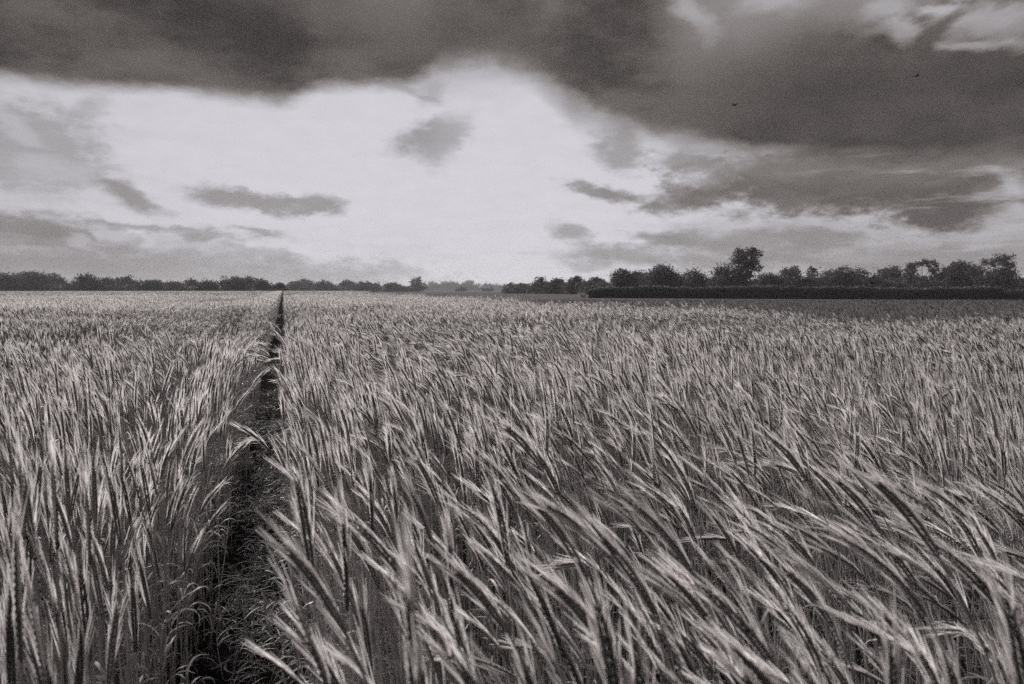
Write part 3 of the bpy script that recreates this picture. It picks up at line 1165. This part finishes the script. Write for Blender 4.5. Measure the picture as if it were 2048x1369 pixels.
tree(834, 555, 17, 560, 'airy', 'airy tree rising above the low trees in the middle of the skyline', low=.2)
for i, (x, tp, hw, stl) in enumerate([(870, 571, 22, 'dome'), (900, 568, 22, 'dome'), (975, 567, 18, 'airy'), (1003, 572, 16, 'dome')]):
    tree(x, tp, hw, 1350, stl, f'pale hazy low tree in the faintest stretch of skyline, {ORD[i]} from the left', 'hazy trees mid skyline')
tree(938, 561, 20, 1300, 'airy', 'pale hazy tree with an open arched crown, tallest of the faint middle stretch')
for i, (x, tp, hw, stl) in enumerate([(922, 577, 12, 'bush'), (975, 578, 11, 'bush')]):
    tree(x, tp, hw, 700, stl, ['low dark bush below the pale arched tree on the skyline', 'low dark bush just right of the pale arched tree'][i], name='bush')
RIGHTMID = [(1022, 566, 16, 'dome'), (1046, 565, 18, 'dome'), (1080, 554, 18, 'airy'), (1114, 558, 24, 'dome'), (1152, 553, 24, 'dome'), (1194, 555, 24, 'dome')]
for i, (x, tp, hw, stl) in enumerate(RIGHTMID):
    tree(x, tp, hw, 290 - 16 * i, stl, f'dark tree in the row rising towards the hedge end, {ORD[i]} from the bright gap', 'trees left of the hedge end')
lab = 'dark tree behind the clipped hedge, {} from the hedge end'
RIGHT = [(1244, 536, 30, 'airy'), (1275, 543, 30, 'dome'), (1322, 530, 40, 'dome'), (1388, 539, 34, 'airy'), (1432, 553, 20, 'dome')]
for i, (x, tp, hw, stl) in enumerate(RIGHT):
    tree(x, tp, hw, 172 + (i % 2) * 8, stl, lab.format(ORD[i]), 'trees behind the hedge')
tree(1482, 494, 50, 165, 'airy', 'tallest tree, airy leaning crown above a dense lower mass, behind the hedge', lobes=[
    (1500, 507, 15, 12, 1.6), (1516, 522, 11, 11, 1.2), (1480, 512, 16, 12, 1.5), (1472, 524, 15, 11, 1.5), (1496, 527, 17, 10, 1.3), (1510, 537, 11, 8, 1.0), (1488, 536, 16, 10, 1.4),
    (1450, 541, 18, 13, 1.5), (1472, 543, 20, 12, 1.5), (1490, 550, 14, 12, 1.4), (1445, 556, 24, 14, 1.5), (1475, 562, 28, 15, 1.5), (1460, 573, 32, 13, 1.5), (1434, 565, 12, 12, 1.3)])
for i, (x, tp, hw, stl) in enumerate([(1536, 547, 30, 'dome'), (1582, 532, 30, 'airy'), (1622, 534, 15, 'airy'), (1676, 536, 36, 'dome'), (1718, 534, 32, 'airy'), (1776, 534, 38, 'dome')]):
    tree(x, tp, hw, 168 + (i % 3) * 7, stl, f'dark tree behind the hedge, {ORD[i]} to the right of the tallest tree', 'trees behind the hedge')
tree(1845, 522, 28, 160, 'airy', 'tree with an arched crown and sky showing through beneath it', lobes=[
    (1842, 528, 15, 8, 1.5), (1858, 530, 11, 8, 1.4), (1830, 537, 12, 11, 1.5), (1824, 552, 14, 14, 1.5), (1870, 541, 11, 9, 1.3), (1866, 556, 11, 10, 1.2), (1840, 568, 30, 12, 1.4), (1878, 562, 18, 12, 1.3)])
tree(1892, 533, 20, 166, 'airy', 'thin-topped tree between the arched tree and the dense tall group')
tree(1915, 525, 38, 155, 'dome', 'dense dark tree just left of the rounded tree at the far right')
tree(1984, 510, 40, 148, 'dome', 'broad dark tree with a rounded top, tallest near the right edge', lobes=[
    (1985, 519, 18, 9, 1.5), (1968, 527, 14, 9, 1.4), (2002, 530, 14, 9, 1.5), (1960, 542, 20, 12, 1.5), (1990, 548, 24, 14, 1.5), (2015, 552, 14, 12, 1.5), (1975, 562, 34, 16, 1.5), (2010, 566, 24, 14, 1.5), (2022, 548, 8, 8, 1.5)])
tree(2052, 557, 26, 150, 'dome', 'low dark tree cut by the right edge of the photo')

# scrub under the trees: one unbroken mass
def scrub(name, line, label, size_k=.0017):
    rg = np.random.default_rng(len(line) * 7 + int(abs(line[0][0])))
    mb = MB()
    for (x0, t0, D0), (x1, t1, D1) in zip(line[:-1], line[1:]):
        cnt = int(abs(x1 - x0) * 34)
        f = rg.random(cnt)
        px = x0 + (x1 - x0) * f
        D = D0 + (D1 - D0) * f
        top = (580 - (t0 + (t1 - t0) * f)) * D / 1365 + EYE
        bump = (.74 if line[0][0] > 900 else .52) + .5 * vnoise(px * .09, px * 0, 4)
        z = top * bump * rg.random(cnt) ** .8
        dep = rg.normal(0, .012, cnt) * D
        X = (px - 1024) / 1365 * D
        mb.cards(np.stack((X, D + dep, np.maximum(z, .1)), 1), size_k * D * 1.2, rg, 0, rg.random(cnt))
    o = mb.obj(name, M_CROWN)
    tag(o, label, 'scrub', kind='stuff')


scrub('undergrowth', [(-140, 566, 312), (120, 565, 312), (350, 570, 315), (560, 571, 318)], 'dark scrub under the far trees left of the track end')
scrub('undergrowth', [(560, 572, 530), (700, 571, 540), (840, 573, 560)], 'grey scrub under the far trees right of the track end')
scrub('undergrowth', [(840, 574, 1350), (1010, 574, 1350)], 'faint hazy scrub in the palest stretch of skyline')
scrub('undergrowth', [(1008, 573, 285), (1100, 570, 250), (1230, 566, 185), (1440, 564, 178), (1560, 562, 175), (1800, 560, 172), (2120, 560, 165)], 'dark scrub under the trees behind the hedge')


# ------------------------------------------------------------------ hedge
def hedge(A, B, h0, h1, depth, label, seed):
    rg = np.random.default_rng(seed)
    A, B = np.array(A, float), np.array(B, float)
    ln = np.linalg.norm(B - A)
    d = (B - A) / ln
    nrm = np.array((d[1], -d[0]))
    if nrm[1] > 0:
        nrm = -nrm
    root = empty('hedge', (A[0], A[1], 0))
    tag(root, label, 'hedge')

    def top(s):
        return h0 + (h1 - h0) * s / ln + .34 * (vnoise(s * .16, s * 0, seed) - .5) + .30 * (vnoise(s * .7, s * 0, seed + 1) - .5) - .9 * np.exp(-s / .8)

    # dark woody body
    core = MB()
    k = int(ln / 1.5) + 2
    s = np.linspace(.3, ln - .3, k)
    hh = top(s) * .9
    w = depth * .38
    c = s[:, None] * d[None]
    prof = [(-w * .8, 0), (-w, .5), (-w * .8, 1), (w * .8, 1), (w, .5), (w * .8, 0)]
    V = np.stack([np.column_stack((c + nrm * a, hh * b)) for a, b in prof], 1)
    Q = [(i * 6 + j, i * 6 + (j + 1) % 6, (i + 1) * 6 + (j + 1) % 6, (i + 1) * 6 + j) for i in range(k - 1) for j in range(6)]
    Q += [(0, 1, 2, 3), (0, 3, 4, 5)] + [((k - 1) * 6 + a, (k - 1) * 6 + b, (k - 1) * 6 + c_, (k - 1) * 6 + e) for a, b, c_, e in ((0, 1, 2, 3), (0, 3, 4, 5))]
    core.add(V.reshape(-1, 3), quads=Q, tone=.2)
    core.obj('branches', M_BARK, root)
    fo = MB()
    cnt = int(ln * 190)
    s = rg.random(cnt) * ln
    t = top(s)
    face = rg.random(cnt)
    a = np.where(face < .62, -1, np.where(face < .72, 1, 0))
    off = np.where(a == 0, rg.uniform(-.5, .5, cnt), a * (.44 + .10 * rg.normal(0, .5, cnt))) * depth
    off = -off                                       # -1 is the side that faces the camera
    z = np.where(a == 0, t + rg.normal(0, .06, cnt), t * rg.random(cnt))
    p = s[:, None] * d[None] + nrm[None] * off[:, None]
    fo.cards(np.column_stack((p, np.maximum(z, .04))), .13, rg, 0, rg.random(cnt))
    # shoots standing up along the top, coloured pale to paint its lit rim
    cnt = int(ln * 26)
    s = rg.random(cnt) * ln
    p = s[:, None] * d[None] + nrm[None] * (rg.uniform(-.45, .45, cnt) * depth)[:, None]
    z = top(s)
    P0 = np.column_stack((p, z - .05))
    ln_ = .06 + .32 * rg.random(cnt) ** 3
    P1 = P0 + np.stack((rg.normal(0, .05, cnt), rg.normal(0, .05, cnt), ln_), 1)
    ang = rg.uniform(0, pi, cnt)
    sh = MB()
    sh.strips(np.stack((P0, P1), 1), np.stack((np.cos(ang), np.sin(ang), 0 * ang), 1), (.09, .03), 0, rg.random(cnt))
    fo.obj('foliage', M_HEDGE, root)
    sh.obj('shoots', M_PALE, root)


hedge((13.6, 124), (71.4, 99.2), 2.0, 1.72, 1.7, 'long dark clipped hedge along the far side of the next field', 3)
hedge((71.0, 99.4), (98, 90), 1.45, 1.75, 1.7, 'short end of dark hedge after the notch at the right edge', 8)
# pale bush at the hedge end
rg = np.random.default_rng(5)
root = empty('bush', ((1166 - 1024) / 1365 * 122, 122, 0))
tag(root, 'small pale bush at the near end of the dark clipped hedge', 'bush')
mb, tk = MB(), MB()
for k in range(7):
    c = np.array((rg.normal(0, .5), rg.normal(0, .3), rg.uniform(.3, .7)))
    tk.tube([(0, 0, -.05), c * .5, c], [.03, .02, .01], 4)
    mb.cards(c + rg.normal(0, .2, (90, 3)) * (1.3, 1, .8), .10, rg, 0, rg.random(90))
tk.obj('stem', M_BARK, root)
mb.obj('foliage', M_PALE, root)


# ------------------------------------------------------------------ birds
def bird(px, py, D, span, heading, roll, up, label):
    v = ray(px, py)
    p = v / v[1] * D + np.array((0, 0, EYE))
    root = empty('bird', tuple(p), heading)
    root.rotation_euler = (roll, 0, heading)
    tag(root, label, 'bird', 'birds in the air')
    b = MB()
    xs = np.array((-.5, -.42, -.25, 0, .2, .32, .42, .47)) * span * .55
    rr = np.array((.012, .03, .045, .075, .07, .045, .04, .006)) * span
    b.tube(np.stack((xs, 0 * xs, 0 * xs), 1), rr, 8)
    b.obj('body', M_BIRD, root)
    t = MB()
    P = np.array([[(-.22 * span, 0, 0), (-.36 * span, sgn * .05 * span, 0), (-.46 * span, sgn * .10 * span, .0)] for sgn in (-1, 1)])
    t.strips(P, np.array([(0, 1., 0), (0, 1., 0)]), (.05 * span, .06 * span, .02 * span))
    t.obj('tail', M_BIRD, root)
    for sgn, u in ((1, up[0]), (-1, up[1])):
        w = MB()
        f = np.linspace(0, 1, 6)
        y = sgn * span * .5 * f
        z = span * u * (f ** .8)
        x = span * (.06 + .10 * np.sin(f * pi * .6) - .24 * f ** 2.2)
        P = np.stack((x, y, z), 1)
        ch = span * np.array((.26, .26, .24, .19, .12, .03))
        w.strips(P[None], np.array([(1., 0, 0)]), ch)
        o = w.obj('wing', M_BIRD, root)
        md_ = o.modifiers.new('thickness', 'SOLIDIFY')
        md_.thickness = .008


bird(1468, 211, 38, .56, R(25), R(20), (.20, .30), 'dark bird with raised wings under the big cloud, nearer the middle')
bird(1832, 153, 44, .54, R(-10), R(-6), (.10, .06), 'dark bird gliding on flat wings, further right and higher')

# ------------------------------------------------------------------ haze
mh = bpy.data.materials.new('haze')
mh.use_nodes = True
t = mh.node_tree
t.nodes.clear()
pv = t.nodes.new('ShaderNodeVolumePrincipled')
pv.inputs['Color'].default_value = (0.97, 0.955, 0.985, 1)
pv.inputs['Density'].default_value = 0.0002
pv.inputs['Anisotropy'].default_value = 0.0
om = t.nodes.new('ShaderNodeOutputMaterial')
t.links.new(pv.outputs[0], om.inputs['Volume'])
me = bpy.data.meshes.new('haze')
x0, x1, y0, y1, z0, z1 = -1550, 1550, -350, 1550, -1.0, 26.0
me.from_pydata([(x0, y0, z0), (x1, y0, z0), (x1, y1, z0), (x0, y1, z0), (x0, y0, z1), (x1, y0, z1), (x1, y1, z1), (x0, y1, z1)], [],
               [(0, 3, 2, 1), (4, 5, 6, 7), (0, 1, 5, 4), (1, 2, 6, 5), (2, 3, 7, 6), (3, 0, 4, 7)])
me.materials.append(mh)
hz = bpy.data.objects.new('haze', me)
col.objects.link(hz)
tag(hz, 'thin pale haze lying over the far fields and trees', 'haze', kind='stuff')
print('stalks', N_STALK, 'patches', len(pts))
